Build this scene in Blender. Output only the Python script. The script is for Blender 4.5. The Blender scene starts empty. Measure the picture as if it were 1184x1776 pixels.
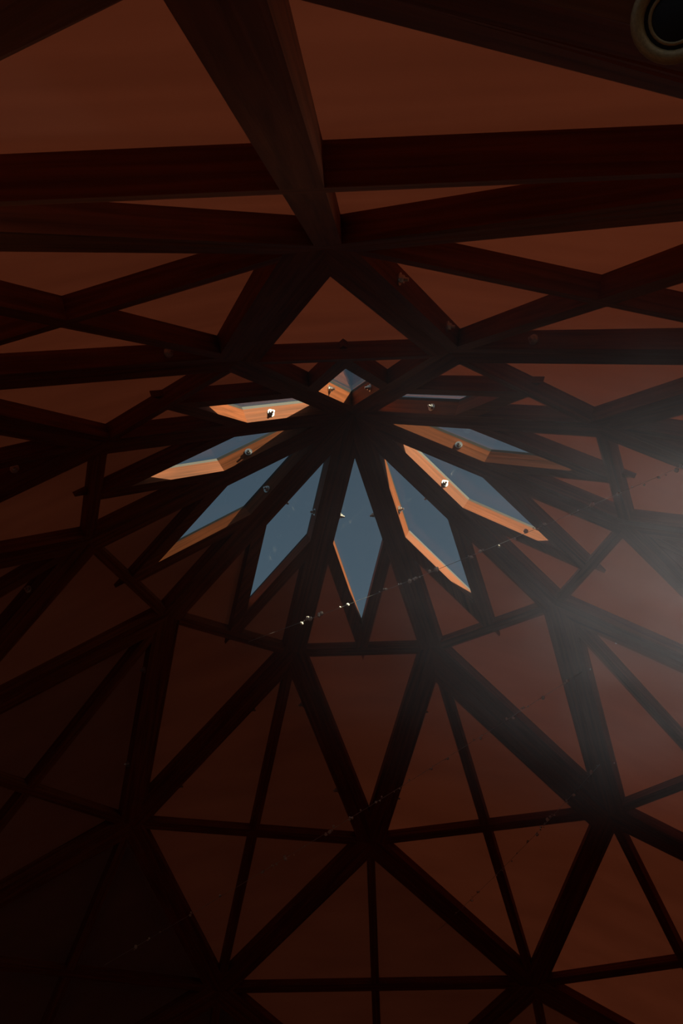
import bpy, bmesh, math, random
from mathutils import Vector, Matrix
random.seed(7)
SC = bpy.context.scene
COL = SC.collection

# ------------------------------------------------------------------ camera
U = 0.65            # metres per edge unit of the dome
ZA = 3.0            # height of the inner apex
CAMP = (-0.0816, 3.2929, -2.7627)      # in edge units, apex at the origin
ROTV = (-0.9676, 0.0152, -0.0455)
FPX = 1789.5
cam_d = bpy.data.cameras.new('camera')
cam = bpy.data.objects.new('camera', cam_d); COL.objects.link(cam)
_w = Vector(ROTV)
_R = Matrix(((-1, 0, 0), (0, 1, 0), (0, 0, -1))) @ Matrix.Rotation(_w.length, 3, _w.normalized())
cam.matrix_world = Matrix.Translation((CAMP[0]*U, CAMP[1]*U, CAMP[2]*U + ZA)) @ _R.to_4x4()
cam_d.sensor_fit = 'VERTICAL'; cam_d.sensor_height = 36.0
cam_d.lens = FPX / 1776 * 36.0
cam_d.clip_start = 0.01
SC.camera = cam

# ------------------------------------------------------------------ light
SUN_AZ, SUN_EL = 29, 39             # azimuth in the plan as seen from below
wd = bpy.data.worlds.new('sky'); SC.world = wd; wd.use_nodes = True
nt = wd.node_tree; bg = nt.nodes['Background']
sky = nt.nodes.new('ShaderNodeTexSky'); sky.sky_type = 'NISHITA'
sky.sun_disc = False; sky.sun_elevation = math.radians(SUN_EL)
sdir = Vector((-math.cos(math.radians(SUN_AZ))*math.cos(math.radians(SUN_EL)),
               math.sin(math.radians(SUN_AZ))*math.cos(math.radians(SUN_EL)),
               math.sin(math.radians(SUN_EL))))
sky.sun_rotation = math.atan2(sdir.x, sdir.y)
sky.air_density = 1.0; sky.dust_density = 4.0; sky.ozone_density = 1.0
nt.links.new(sky.outputs[0], bg.inputs[0]); bg.inputs[1].default_value = 0.06
sun_d = bpy.data.lights.new('sun', 'SUN'); sun = bpy.data.objects.new('sun', sun_d); COL.objects.link(sun)
sun_d.energy = 12.5; sun_d.angle = math.radians(0.5); sun_d.color = (1.0, 0.83, 0.66)
sun.rotation_euler = sdir.to_track_quat('Z', 'Y').to_euler()
haze_lamp_d = bpy.data.lights.new('haze_fill_lamp', 'AREA'); haze_lamp = bpy.data.objects.new('haze_fill_lamp', haze_lamp_d); COL.objects.link(haze_lamp)
haze_lamp_d.shape = 'RECTANGLE'; haze_lamp_d.size = .3; haze_lamp_d.size_y = .3; haze_lamp_d.energy = 2.8; haze_lamp_d.spread = math.radians(46); haze_lamp_d.color = (1.0, .93, .86)   # added lamp with no real opening behind it, lights the haze volume
haze_lamp.location = (-1.15, .95, 1.98); haze_lamp.rotation_euler = (Vector((-1.15, .95, 1.98))-Vector((-.35, 1.2, 1.65))).to_track_quat('Z', 'Y').to_euler()
SC.view_settings.view_transform = 'Standard'; SC.view_settings.look = 'None'
SC.view_settings.exposure = 0.0; SC.view_settings.gamma = 1.0
SC.view_settings.use_curve_mapping = False

# ------------------------------------------------------------------ helpers
def V2(a, b): return Vector((a, b))
def clip(poly, n, c):
    """keep the part of a convex 2-D polygon with n.p <= c"""
    out = []
    for i in range(len(poly)):
        a, b = poly[i], poly[(i+1) % len(poly)]
        da, db = n.dot(a)-c, n.dot(b)-c
        if da <= 0: out.append(a)
        if (da < 0 < db) or (db < 0 < da): out.append(a + (b-a)*(da/(da-db)))
    res = []
    for p in out:
        if not res or (p-res[-1]).length > 1e-6: res.append(p)
    if len(res) > 1 and (res[0]-res[-1]).length < 1e-6: res.pop()
    return res
def area(p): return 0.5*sum(p[i].x*p[(i+1) % len(p)].y - p[(i+1) % len(p)].x*p[i].y for i in range(len(p)))
def ccw(p): return p if area(p) > 0 else p[::-1]
def inset(poly, t):
    """t may be a number or one distance per edge; positive shrinks"""
    poly = ccw(poly); n = len(poly)
    ts = t if isinstance(t, (list, tuple)) else [t]*n
    L = []
    for i in range(n):
        d = (poly[(i+1) % n]-poly[i]).normalized(); nn = V2(d.y, -d.x)
        L.append((nn, nn.dot(poly[i]) - ts[i]))
    out = []
    for i in range(n):
        (n1, c1), (n2, c2) = L[i-1], L[i]
        det = n1.x*n2.y - n1.y*n2.x
        out.append(V2((c1*n2.y-c2*n1.y)/det, (n1.x*c2-n2.x*c1)/det))
    return out
def link_mesh(name, verts, faces, mat, parent=None, axis=None, label=None):
    me = bpy.data.meshes.new(name); me.from_pydata([tuple(v) for v in verts], [], faces)
    bm = bmesh.new(); bm.from_mesh(me); bmesh.ops.recalc_face_normals(bm, faces=bm.faces); bm.to_mesh(me); bm.free()
    me.materials.append(mat)
    if axis is not None:                         # grain runs along the piece
        ax = axis.normalized(); uvl = me.uv_layers.new(name='grain').data
        off = random.random()*40
        for p in me.polygons:
            cr = p.normal.cross(ax)
            cr = cr.normalized() if cr.length > 0.2 else p.normal.orthogonal().normalized()
            endg = abs(p.normal.dot(ax)) > 0.9
            for li in p.loop_indices:
                co = me.vertices[me.loops[li].vertex_index].co
                uvl[li].uv = ((0 if endg else co.dot(ax))+off, co.dot(cr)+co.dot(p.normal)*.7+off)
    o = bpy.data.objects.new(name, me); COL.objects.link(o)
    if parent: o.parent = parent
    if label: o['label'] = label
    return o
def root(name, label=None, cat=None, group=None, kind=None):
    o = bpy.data.objects.new(name, None); COL.objects.link(o); o.empty_display_size = .1
    for k, v in (('label', label), ('category', cat), ('group', group), ('kind', kind)):
        if v: o[k] = v
    return o

# ------------------------------------------------------------------ materials
def mat(name):
    m = bpy.data.materials.new(name); m.use_nodes = True
    return m, m.node_tree, m.node_tree.nodes['Principled BSDF']
def ramp(nt, a, b, p0=0.3, p1=0.7):
    r = nt.nodes.new('ShaderNodeValToRGB'); r.color_ramp.elements[0].position = p0; r.color_ramp.elements[1].position = p1
    r.color_ramp.elements[0].color = (*a, 1); r.color_ramp.elements[1].color = (*b, 1); return r
def wood(name, dark, light, rough=.6):
    m, nt, b = mat(name)
    uv = nt.nodes.new('ShaderNodeUVMap'); uv.uv_map = 'grain'
    mp = nt.nodes.new('ShaderNodeMapping'); mp.inputs['Scale'].default_value = (2.2, 60, 1)
    no = nt.nodes.new('ShaderNodeTexNoise'); no.inputs['Scale'].default_value = 2.0; no.inputs['Detail'].default_value = 5; no.inputs['Distortion'].default_value = .6
    n2 = nt.nodes.new('ShaderNodeTexNoise'); n2.inputs['Scale'].default_value = 7
    mx = nt.nodes.new('ShaderNodeMath'); mx.operation = 'MULTIPLY_ADD'; mx.inputs[1].default_value = .35
    r = ramp(nt, dark, light, .35, .85)
    bu = nt.nodes.new('ShaderNodeBump'); bu.inputs['Strength'].default_value = .25; bu.inputs['Distance'].default_value = .002
    L = nt.links.new
    L(uv.outputs[0], mp.inputs[0]); L(mp.outputs[0], no.inputs['Vector']); L(uv.outputs[0], n2.inputs['Vector'])
    L(n2.outputs[0], mx.inputs[0]); L(no.outputs[0], mx.inputs[2]); L(mx.outputs[0], r.inputs[0]); L(r.outputs[0], b.inputs['Base Color'])
    L(no.outputs[0], bu.inputs['Height']); L(bu.outputs[0], b.inputs['Normal'])
    b.inputs['Roughness'].default_value = rough; b.inputs['Specular IOR Level'].default_value = .12
    return m
FIR = wood('fir_timber', (.10, .032, .012), (.27, .08, .031))
m, nt, b = mat('thin_ply_skin')           # thin orange skin that lets daylight glow through
tc = nt.nodes.new('ShaderNodeTexCoord'); no = nt.nodes.new('ShaderNodeTexNoise'); no.inputs['Scale'].default_value = 3.5; no.inputs['Detail'].default_value = 6
mp = nt.nodes.new('ShaderNodeMapping'); mp.inputs['Scale'].default_value = (1, 5, 1)
r = ramp(nt, (.272, .135, .093), (.305, .153, .105)); nt.links.new(tc.outputs['Object'], mp.inputs[0]); nt.links.new(mp.outputs[0], no.inputs['Vector']); nt.links.new(no.outputs[0], r.inputs[0])
tr = nt.nodes.new('ShaderNodeBsdfTranslucent'); di = nt.nodes.new('ShaderNodeBsdfDiffuse'); ms = nt.nodes.new('ShaderNodeMixShader'); ms.inputs[0].default_value = .45
nt.links.new(r.outputs[0], tr.inputs[0]); nt.links.new(r.outputs[0], di.inputs[0])
nt.links.new(di.outputs[0], ms.inputs[1]); nt.links.new(tr.outputs[0], ms.inputs[2])
nt.links.new(ms.outputs[0], nt.nodes['Material Output'].inputs['Surface']); nt.nodes.remove(b); SKIN = m
m, nt, b = mat('skylight_glass')
tb = nt.nodes.new('ShaderNodeBsdfTransparent'); tb.inputs[0].default_value = (.93, .97, .88, 1)
gl = nt.nodes.new('ShaderNodeBsdfGlossy'); gl.inputs['Roughness'].default_value = .02
ge = nt.nodes.new('ShaderNodeNewGeometry'); mr = nt.nodes.new('ShaderNodeMapRange')      # same reflectance entering and leaving the thin pane
mr.inputs['To Min'].default_value = 1.3; mr.inputs['To Max'].default_value = 1/1.3; nt.links.new(ge.outputs['Backfacing'], mr.inputs['Value'])
fr = nt.nodes.new('ShaderNodeFresnel'); nt.links.new(mr.outputs[0], fr.inputs[0]); ms = nt.nodes.new('ShaderNodeMixShader')
nt.links.new(fr.outputs[0], ms.inputs[0]); nt.links.new(tb.outputs[0], ms.inputs[1]); nt.links.new(gl.outputs[0], ms.inputs[2])
nt.links.new(ms.outputs[0], nt.nodes['Material Output'].inputs['Surface']); nt.nodes.remove(b); GLASS = m
def plain(name, col, rough=.5, metal=0):
    m, nt, b = mat(name); b.inputs['Roughness'].default_value = rough; b.inputs['Metallic'].default_value = metal
    no = nt.nodes.new('ShaderNodeTexNoise'); no.inputs['Scale'].default_value = 25
    r = ramp(nt, [c*.8 for c in col], [min(1, c*1.15) for c in col]); nt.links.new(no.outputs[0], r.inputs[0]); nt.links.new(r.outputs[0], b.inputs['Base Color'])
    return m
STEEL = plain('zinc_steel', (.7, .7, .7), .35, 1)
RUBBER = plain('black_gasket', (.02, .02, .022), .6)
FLOORM = plain('floor_board', (.16, .10, .07), .7)
WALLM = plain('wall_board', (.16, .08, .05), .7)

# ------------------------------------------------------------------ dome geometry (ten-fold polar zonohedron)
TAN = 0.5874
DR = (0, .0288, .0216, .0076, .0183, .0183)      # small departures of each ring from the ideal solid
DZ = (0, -.007, -.0192, -.0099, .0188, .0188)
W = 0.0525          # board thickness (rafters are two boards bolted together)
WS = 0.041          # width of the single struts
D = 0.053           # depth of the boards
def node(i, th):
    r = math.sin(i*math.pi/10)/math.sin(math.pi/10); a = math.radians(th)
    r += DR[i]; z = DZ[i] - i*TAN
    return Vector((-r*math.cos(a)*U, r*math.sin(a)*U, ZA + z*U))
frame = root('timber_frame', 'dark timber dome frame of doubled rafters and single struts radiating from a hub', 'frame')
frame['kind'] = 'structure'
ceiling = root('ceiling', 'orange brown triangular panels filling the bays of the timber dome', 'ceiling', kind='structure')

def cell_frame(i, th):
    """cell with top vertex on ring i-1, sides on ring i, bottom on ring i+1"""
    T = node(i-1, th if i > 1 else 0); Bo = node(i+1, th); Lf = node(i, th-18); Rt = node(i, th+18)
    v = (Bo-T).normalized(); u = (Rt-Lf).normalized(); n = u.cross(v).normalized()
    c = (T+Bo)/2
    if n.dot(c - Vector((0, 0, 1.2))) < 0: n = -n
    return T, u, v, n, (Rt-Lf).length/2, (Rt-T).dot(v), (Bo-T).length
def prism(name, poly, fr, d0, d1, m, parent, axis2=None, top=None, label=None):
    """extrude a 2-D cell polygon from depth d0 to d1 along the outward normal"""
    T, u, v, n = fr[:4]
    k = len(poly); top = top or poly
    vs = [T+u*p.x+v*p.y+n*d0 for p in poly]+[T+u*p.x+v*p.y+n*d1 for p in top]
    fs = [tuple(range(k)), tuple(range(2*k-1, k-1, -1))]+[(j, (j+1) % k, k+(j+1) % k, k+j) for j in range(k)]
    ax = None
    if axis2 is not None: ax = u*axis2.x+v*axis2.y
    return link_mesh(name, vs, fs, m, parent, ax, label)

def face_normal(i, th): return cell_frame(i, th)[3]
d = D*U; w = W*U; ws = WS*U
bolt_me = None
def bolt(pos, direction, parent):
    """hexagon nut, washer and threaded end standing out of a board"""
    global bolt_me
    if bolt_me is None:
        bm = bmesh.new()
        bmesh.ops.create_cone(bm, cap_ends=True, segments=16, radius1=.012, radius2=.012, depth=.0025, matrix=Matrix.Translation((0, 0, .00125)))
        bmesh.ops.create_cone(bm, cap_ends=True, segments=6, radius1=.008, radius2=.008, depth=.007, matrix=Matrix.Translation((0, 0, .006)))
        bmesh.ops.create_cone(bm, cap_ends=True, segments=10, radius1=.004, radius2=.0035, depth=.008, matrix=Matrix.Translation((0, 0, .0135)))
        bolt_me = bpy.data.meshes.new('bolt'); bm.to_mesh(bolt_me); bm.free(); bolt_me.materials.append(STEEL)
    o = bpy.data.objects.new('bolt', bolt_me); COL.objects.link(o); o.parent = parent
    o.matrix_local = Matrix.Translation(pos) @ direction.to_track_quat('Z', 'Y').to_matrix().to_4x4() @ Matrix.Scale(.82, 4)

DOOR = (4, 90)
# a third board is fixed to a few rafters (extra width per edge, in edge units)
EXTRA = {(2, -72): (.06, 0, 0, .012), (2, -108): (.055, 0, 0, .02), (2, -36): (0, 0, 0, .02), (2, 108): (0, 0, 0, .03)}
LAB = {-90: 'centre diamond skylight pointing straight down, filled with clear blue sky',
 -54: 'blue diamond skylight between the straight-down one and the wide bright one on its right',
 -18: 'wide diamond skylight with two brightly sunlit boards and pale glass, lower right of hub',
 18: 'flat diamond skylight right of the hub with sunlit board above a brown outer board',
 54: 'unlit brown diamond skylight with thin sky sliver, upper right of hub',
 90: 'small square-looking skylight above the hub with one orange board and grey glass',
 126: 'very flat diamond skylight with bright orange boards, upper left of hub',
 162: 'flat diamond skylight with sunlit boards under grey glass, left of hub',
 198: 'blue diamond skylight with one dull red lower board, lower left of hub',
 234: 'blue diamond skylight without sunlit boards, just left of the straight-down one'}
nwin = 0
for i in (1, 2, 3, 4):
    for k in range(10):
        th = -90+36*k + (18 if i % 2 == 0 else 0)
        th = (th+90) % 360-90
        if (i, th) == DOOR: continue
        fr = cell_frame(i, th); T, u, v, n, h, mm, bb = fr
        # polygon order: top, right, bottom, left ; neighbours for the mitres
        P = [V2(0, 0), V2(h, mm), V2(0, bb), V2(-h, mm)]
        Q = inset(P, [w+x*U for x in EXTRA.get((i, th), (0, 0, 0, 0))])
        N3 = [node(i-1, th), node(i, th+18), node(i+1, th), node(i, th-18)]; P = ccw(P)
        # ccw() keeps the order top,right,bottom,left when its area is positive
        nbs = []
        if i == 1: nbs = [face_normal(1, th+36), face_normal(2, th+18), face_normal(2, th-18), face_normal(1, th-36)]
        else: nbs = [face_normal(i-1, th+18), face_normal(i+1, th+18) if i < 4 else n, face_normal(i+1, th-18) if i < 4 else n, face_normal(i-1, th-18)]
        for e in range(4):
            a, b2 = P[e], P[(e+1) % 4]; qa, qb = Q[e], Q[(e+1) % 4]
            bis = (n+nbs[e]); bis = bis/(1+n.dot(nbs[e]))      # |.| such that bis.n == 1
            w3 = lambda p: T+u*p.x+v*p.y
            A3, B3 = N3[e], N3[(e+1) % 4]
            vs = [A3, B3, w3(qb), w3(qa), A3+bis*d, B3+bis*d, w3(qb)+n*d, w3(qa)+n*d]
            fs = [(0, 1, 2, 3), (4, 5, 6, 7), (0, 1, 5, 4), (1, 2, 6, 5), (2, 3, 7, 6), (3, 0, 4, 7)]
            o = link_mesh('rafter', vs, fs, FIR, frame, w3(b2)-w3(a))
            inw = (w3((qa+qb)/2)-w3((a+b2)/2)); inw = (inw - inw.dot((w3(b2)-w3(a)).normalized())*(w3(b2)-w3(a)).normalized()).normalized()
            if i == 1 and e in (0, 3):
                f = .40 if e == 0 else .60
                bolt(w3(a.lerp(b2, f))+inw*w+n*d*.5, inw, o)
            elif i == 2 and e in (0, 3):
                for f in (.25, .7): bolt(w3(a.lerp(b2, f))+inw*w+n*d*.5, inw, o)
        # struts
        ops = []
        mid = clip(clip(Q, V2(0, 1), mm+ws/2), V2(0, -1), -(mm-ws/2))
        prism('strut', mid, fr, 0, d, FIR, frame, V2(1, 0))
        upper = clip(Q, V2(0, 1), mm-ws/2); lower = clip(Q, V2(0, -1), -(mm+ws/2))
        if i > 1:
            for half in (upper, lower):
                wv, uo = (ws, 0) if (i, th) != (3, 90) else (.052*U, -.008*U)
                st = clip(clip(half, V2(1, 0), uo+wv/2), V2(-1, 0), wv/2-uo)
                prism('strut', st, fr, 0, d, FIR, frame, V2(0, 1))
                ops += [clip(half, V2(1, 0), uo-wv/2), clip(half, V2(-1, 0), -wv/2-uo)]
        else:
            ops.append(lower)
            # petal shaped skylight inside the upper triangle
            sv, tv = .517*mm, .879*mm
            su = sv*h/mm - w*math.sqrt(1+(h/mm)**2)
            iv = w*math.sqrt(1+(h/mm)**2)*mm/h
            dia = [V2(0, iv), V2(su, sv), V2(0, tv), V2(-su, sv)]
            nwin += 1
            win = root('window_%d' % nwin, LAB[th], 'skylight', 'diamond skylights around the hub', 'structure')
            ln = (V2(0, tv)-V2(su, sv)).normalized(); on = V2(-ln.y, ln.x)
            if on.x < 0: on = -on
            c0 = on.dot(V2(0, tv))
            for s in (1, -1):
                nn = V2(on.x*s, on.y)
                st = clip(clip(clip(upper, V2(-nn.x, -nn.y), -c0), nn, c0+w), V2(-s, 0), 0)
                prism('board', st, fr, 0, d, FIR, win, V2(-ln.x*s, ln.y) if s < 0 else ln)
                ops.append(clip(clip(upper, V2(-nn.x, -nn.y), -(c0+w)), V2(-s, 0), 0))
            sp = clip(clip(lower, on, c0+w), V2(-on.x, on.y), c0+w)
            if len(sp) > 2: prism('board_tip', sp, fr, d*.6, d, FIR, win, V2(0, 1))
            # gasket ring
            gi, go = dia, inset(dia, -.014); gi = ccw(gi)
            w3 = lambda p, q: T+u*p.x+v*p.y+n*q
            vs = [w3(p, d) for p in gi]+[w3(p, d) for p in go]+[w3(p, d+.007) for p in gi]+[w3(p, d+.007) for p in go]
            fs = []
            for j in range(4):
                j2 = (j+1) % 4
                fs += [(j, j2, 4+j2, 4+j), (8+j, 8+j2, 12+j2, 12+j), (j, j2, 8+j2, 8+j), (4+j, 4+j2, 12+j2, 12+j)]
            link_mesh('gasket', vs, fs, RUBBER, win, None, 'black gasket strip under the glass')
            prism('pane', inset(dia, -.014), fr, d+.007, d+.013, GLASS, win, None, None, 'clear glass pane')
        for op in ops:
            if len(op) < 3 or abs(area(op)) < 1e-5: continue
            prism('panel', inset(op, -.018*U), fr, d, d+.004, SKIN, ceiling)

# ------------------------------------------------------------------ lower part of the building (outside the frame of the photograph)
E = [node(5, -72+36*k) for k in range(10)]
zf = 0.0
vs = [Vector((p.x*1.05, p.y*1.05, zf)) for p in E]+[Vector((p.x*1.05, p.y*1.05, -.1)) for p in E]
fl = link_mesh('floor', vs, [tuple(range(10)), tuple(range(19, 9, -1))]+[(k, (k+1) % 10, 10+(k+1) % 10, 10+k) for k in range(10)], FLOORM); fl['kind'] = 'structure'
fl['label'] = 'brown board floor under the timber dome'
for k in range(10):
    a, c = E[k], E[(k+1) % 10]
    th = -72+36*k+18
    Dn = node(4, th)
    out = ((a+c)/2); out.z = 0; out = out.normalized()*.03
    vs = [Vector((a.x, a.y, 0)), Vector((c.x, c.y, 0)), c, Dn, a]
    vs += [p+out for p in vs]
    if th % 360 == 90:                           # unseen panel added to keep doorway light out; camera looks over its top
        vs = [Vector((a.x, a.y, 0)), Vector((c.x, c.y, 0)), Vector((c.x, c.y, c.z-.03)), Vector((a.x, a.y, a.z-.03))]; vs += [p+out for p in vs]
        wl = link_mesh('light_block_1', vs, [(0, 1, 2, 3), (7, 6, 5, 4)]+[(j, (j+1) % 4, 4+(j+1) % 4, 4+j) for j in range(4)], WALLM); wl['kind'] = 'structure'; continue
    wl = link_mesh('wall_%s' % 'abcdefghij'[k], vs, [(0, 1, 2, 3, 4), (9, 8, 7, 6, 5)]+[(j, (j+1) % 5, 5+(j+1) % 5, 5+j) for j in range(5)], WALLM)
    wl['kind'] = 'structure'

# ------------------------------------------------------------------ small things on the frame
BRASS = plain('tan_brass', (.42, .28, .12), .55, .3)
BLACK = plain('black_centre', (.012, .011, .011), .8)  # for a flat black disc; nothing is recessed
GLINT = plain('scratch_glint', (.95, .92, .88), .25)  # pale strands stand in for glints on scratched glass
GLINT.node_tree.nodes['Principled BSDF'].inputs['Specular IOR Level'].default_value = 1.0
def ring(bm, R, r, z, nseg=28, ns=8, arc=(0, 2*math.pi)):
    full = arc[1]-arc[0] > 6.28; n = nseg if full else nseg+1; rows = []
    for a in range(n):
        t = arc[0]+(arc[1]-arc[0])*a/nseg
        rows.append([bm.verts.new(((R+r*math.cos(b*2*math.pi/ns))*math.cos(t), (R+r*math.cos(b*2*math.pi/ns))*math.sin(t), z+r*.8*math.sin(b*2*math.pi/ns))) for b in range(ns)])
    for a in range(n if full else n-1):
        A, B = rows[a], rows[(a+1) % n]
        for b in range(ns): bm.faces.new((A[b], A[(b+1) % ns], B[(b+1) % ns], B[b]))
    if not full: bm.faces.new(rows[0][::-1]); bm.faces.new(rows[-1])
def part_bm(name, bm, m, parent, label=None):
    me = bpy.data.meshes.new(name); bm.normal_update(); bm.to_mesh(me); bm.free(); me.materials.append(m)
    for p in me.polygons: p.use_smooth = True
    o = bpy.data.objects.new(name, me); COL.objects.link(o); o.parent = parent
    if label: o['label'] = label
    return o
fit = root('ring_stand_in', 'stand-in for an unidentified round object: tan ring with a black hole, on the dark rafter near the doorway', 'fitting')
fit.location = (-.1206, 2.0151, 1.4164); fit.rotation_euler = Vector((.42, .55, -.72)).to_track_quat('Z', 'Y').to_euler()  # ring stands in for a round object of unknown kind
bm = bmesh.new(); ring(bm, .0079, .0015, .0012); part_bm('rim', bm, BRASS, fit)
bm = bmesh.new(); ring(bm, .0052, .0004, .0012); part_bm('inner_rim', bm, BRASS, fit, 'thin inner tan ring')
bm = bmesh.new(); bmesh.ops.create_cone(bm, cap_ends=True, segments=28, radius1=.0078, radius2=.0074, depth=.0012, matrix=Matrix.Translation((0, 0, .0006))); part_bm('disc', bm, BLACK, fit, 'flat black disc at the centre')

def strand(p0, p1, label, lit, n, seed):
    """stand-in for a glinting scratch on dusty glass: thin thread with pale specks"""
    rnd = random.Random(seed); p0, p1 = Vector(p0), Vector(p1)
    t = root('scratch_strand', label, 'scratch stand-in', 'strands standing in for scratches on dusty glass'); t.location = p0
    L = (p1-p0).length; dr = (p1-p0).normalized(); s1 = dr.orthogonal().normalized(); s2 = dr.cross(s1)
    bm = bmesh.new(); rows = []
    for k in range(25):
        f = k/24; c = dr*(L*f) + Vector((0, 0, -.012*math.sin(math.pi*f)))
        rows.append([bm.verts.new(c+(s1*math.cos(a)+s2*math.sin(a))*.0006) for a in (0, 2.094, 4.189)])
    for A, B in zip(rows, rows[1:]):
        for b in range(3): bm.faces.new((A[b], A[(b+1) % 3], B[(b+1) % 3], B[b]))
    part_bm('thread', bm, GLINT, t)
    bm = bmesh.new()
    for k in range(n):
        f = lit[0]+(lit[1]-lit[0])*rnd.random(); r = rnd.choice((.002, .003, .0045, .006))
        c = dr*(L*f) + Vector((0, 0, -.012*math.sin(math.pi*f))) + (s1*rnd.uniform(-1, 1)+s2*rnd.uniform(-1, 1))*.005
        M4 = Matrix.Translation(c) @ Matrix.Rotation(rnd.random()*3, 4, dr) @ Matrix.Diagonal((r, r*rnd.uniform(.6, 1.4), r, 1))
        bmesh.ops.create_icosphere(bm, subdivisions=1, radius=1, matrix=M4)
    o = part_bm('glint_flecks', bm, GLINT, t, 'pale specks standing in for glints along the scratch'); o['kind'] = 'stuff'
strand((-.700, .379, 2.508), (.330, -.535, 2.600), 'stand-in for a glinting glass scratch, running from the right edge down past the tip of the centre skylight', (.0, .85), 46, 3)
strand((-.622, -.546, 2.482), (.865, -1.380, 1.892), 'longest stand-in for a glinting glass scratch, crossing the lower panels towards the bottom left', (.0, .95), 50, 5)
strand((-.690, -.828, 2.315), (-.217, -1.508, 2.008), 'short stand-in for a glinting glass scratch, over the lower right panels', (.0, .9), 26, 9)

# ------------------------------------------------------------------ haze volume added in place of a dusty glass veil
m = bpy.data.materials.new('glass_veil_haze'); m.use_nodes = True; nt = m.node_tree
nt.nodes.remove(nt.nodes['Principled BSDF'])
tc = nt.nodes.new('ShaderNodeTexCoord'); gr = nt.nodes.new('ShaderNodeVectorMath'); gr.operation = 'LENGTH'
mr = nt.nodes.new('ShaderNodeMapRange'); mr.interpolation_type = 'SMOOTHSTEP'
mr.inputs['From Min'].default_value = 1.0; mr.inputs['From Max'].default_value = .1; mr.inputs['To Min'].default_value = 0; mr.inputs['To Max'].default_value = 1
no = nt.nodes.new('ShaderNodeTexNoise'); no.inputs['Scale'].default_value = 7.0; no.inputs['Detail'].default_value = 3
mr2 = nt.nodes.new('ShaderNodeMapRange'); mr2.inputs['From Min'].default_value = .38; mr2.inputs['From Max'].default_value = .68; mr2.inputs['To Min'].default_value = .35; mr2.inputs['To Max'].default_value = 1.3
mu = nt.nodes.new('ShaderNodeMath'); mu.operation = 'MULTIPLY'; mu2 = nt.nodes.new('ShaderNodeMath'); mu2.operation = 'MULTIPLY'; mu2.inputs[1].default_value = .5
vs_ = nt.nodes.new('ShaderNodeVolumeScatter'); vs_.inputs['Color'].default_value = (.93, .95, 1, 1); vs_.inputs['Anisotropy'].default_value = .2
L = nt.links.new
L(tc.outputs['Object'], gr.inputs[0]); L(gr.outputs['Value'], mr.inputs['Value']); L(tc.outputs['Object'], no.inputs['Vector']); L(no.outputs[0], mr2.inputs['Value'])
L(mr.outputs[0], mu.inputs[0]); L(mr2.outputs[0], mu.inputs[1]); L(mu.outputs[0], mu2.inputs[0]); L(mu2.outputs[0], vs_.inputs['Density']); L(vs_.outputs[0], nt.nodes['Material Output'].inputs['Volume'])
me = bpy.data.meshes.new('haze'); bm = bmesh.new(); bmesh.ops.create_icosphere(bm, subdivisions=4, radius=1)
HC, HS = Vector((-.46, 1.2, 1.92)), Vector((.74, .5, .46))
def inside(q):                                   # is the point below the timbers of the dome?
    for i in range(5):
        z0, z1 = node(i, 0).z, node(i+1, 0).z
        if z1 <= q.z <= z0:
            r0, r1 = node(i, 0).xy.length, node(i+1, 0).xy.length
            return math.hypot(q.x, q.y) < (r0+(r1-r0)*(z0-q.z)/(z0-z1))*.95 - .02
    return q.z < ZA
for vt in bm.verts:
    f = 1.0
    while f > .05 and not inside(HC+Vector(a*b for a, b in zip(vt.co*f, HS))): f -= .02
    vt.co *= f
bm.to_mesh(me); bm.free(); me.materials.append(m)
hz = bpy.data.objects.new('haze', me); COL.objects.link(hz); hz.location = (-.46, 1.2, 1.92); hz.scale = (.74, .5, .46); hz['kind'] = 'stuff'
hz['label'] = 'pale haze added in place of a dusty glass veil, in front of the panels at the right edge'; hz['category'] = 'haze'
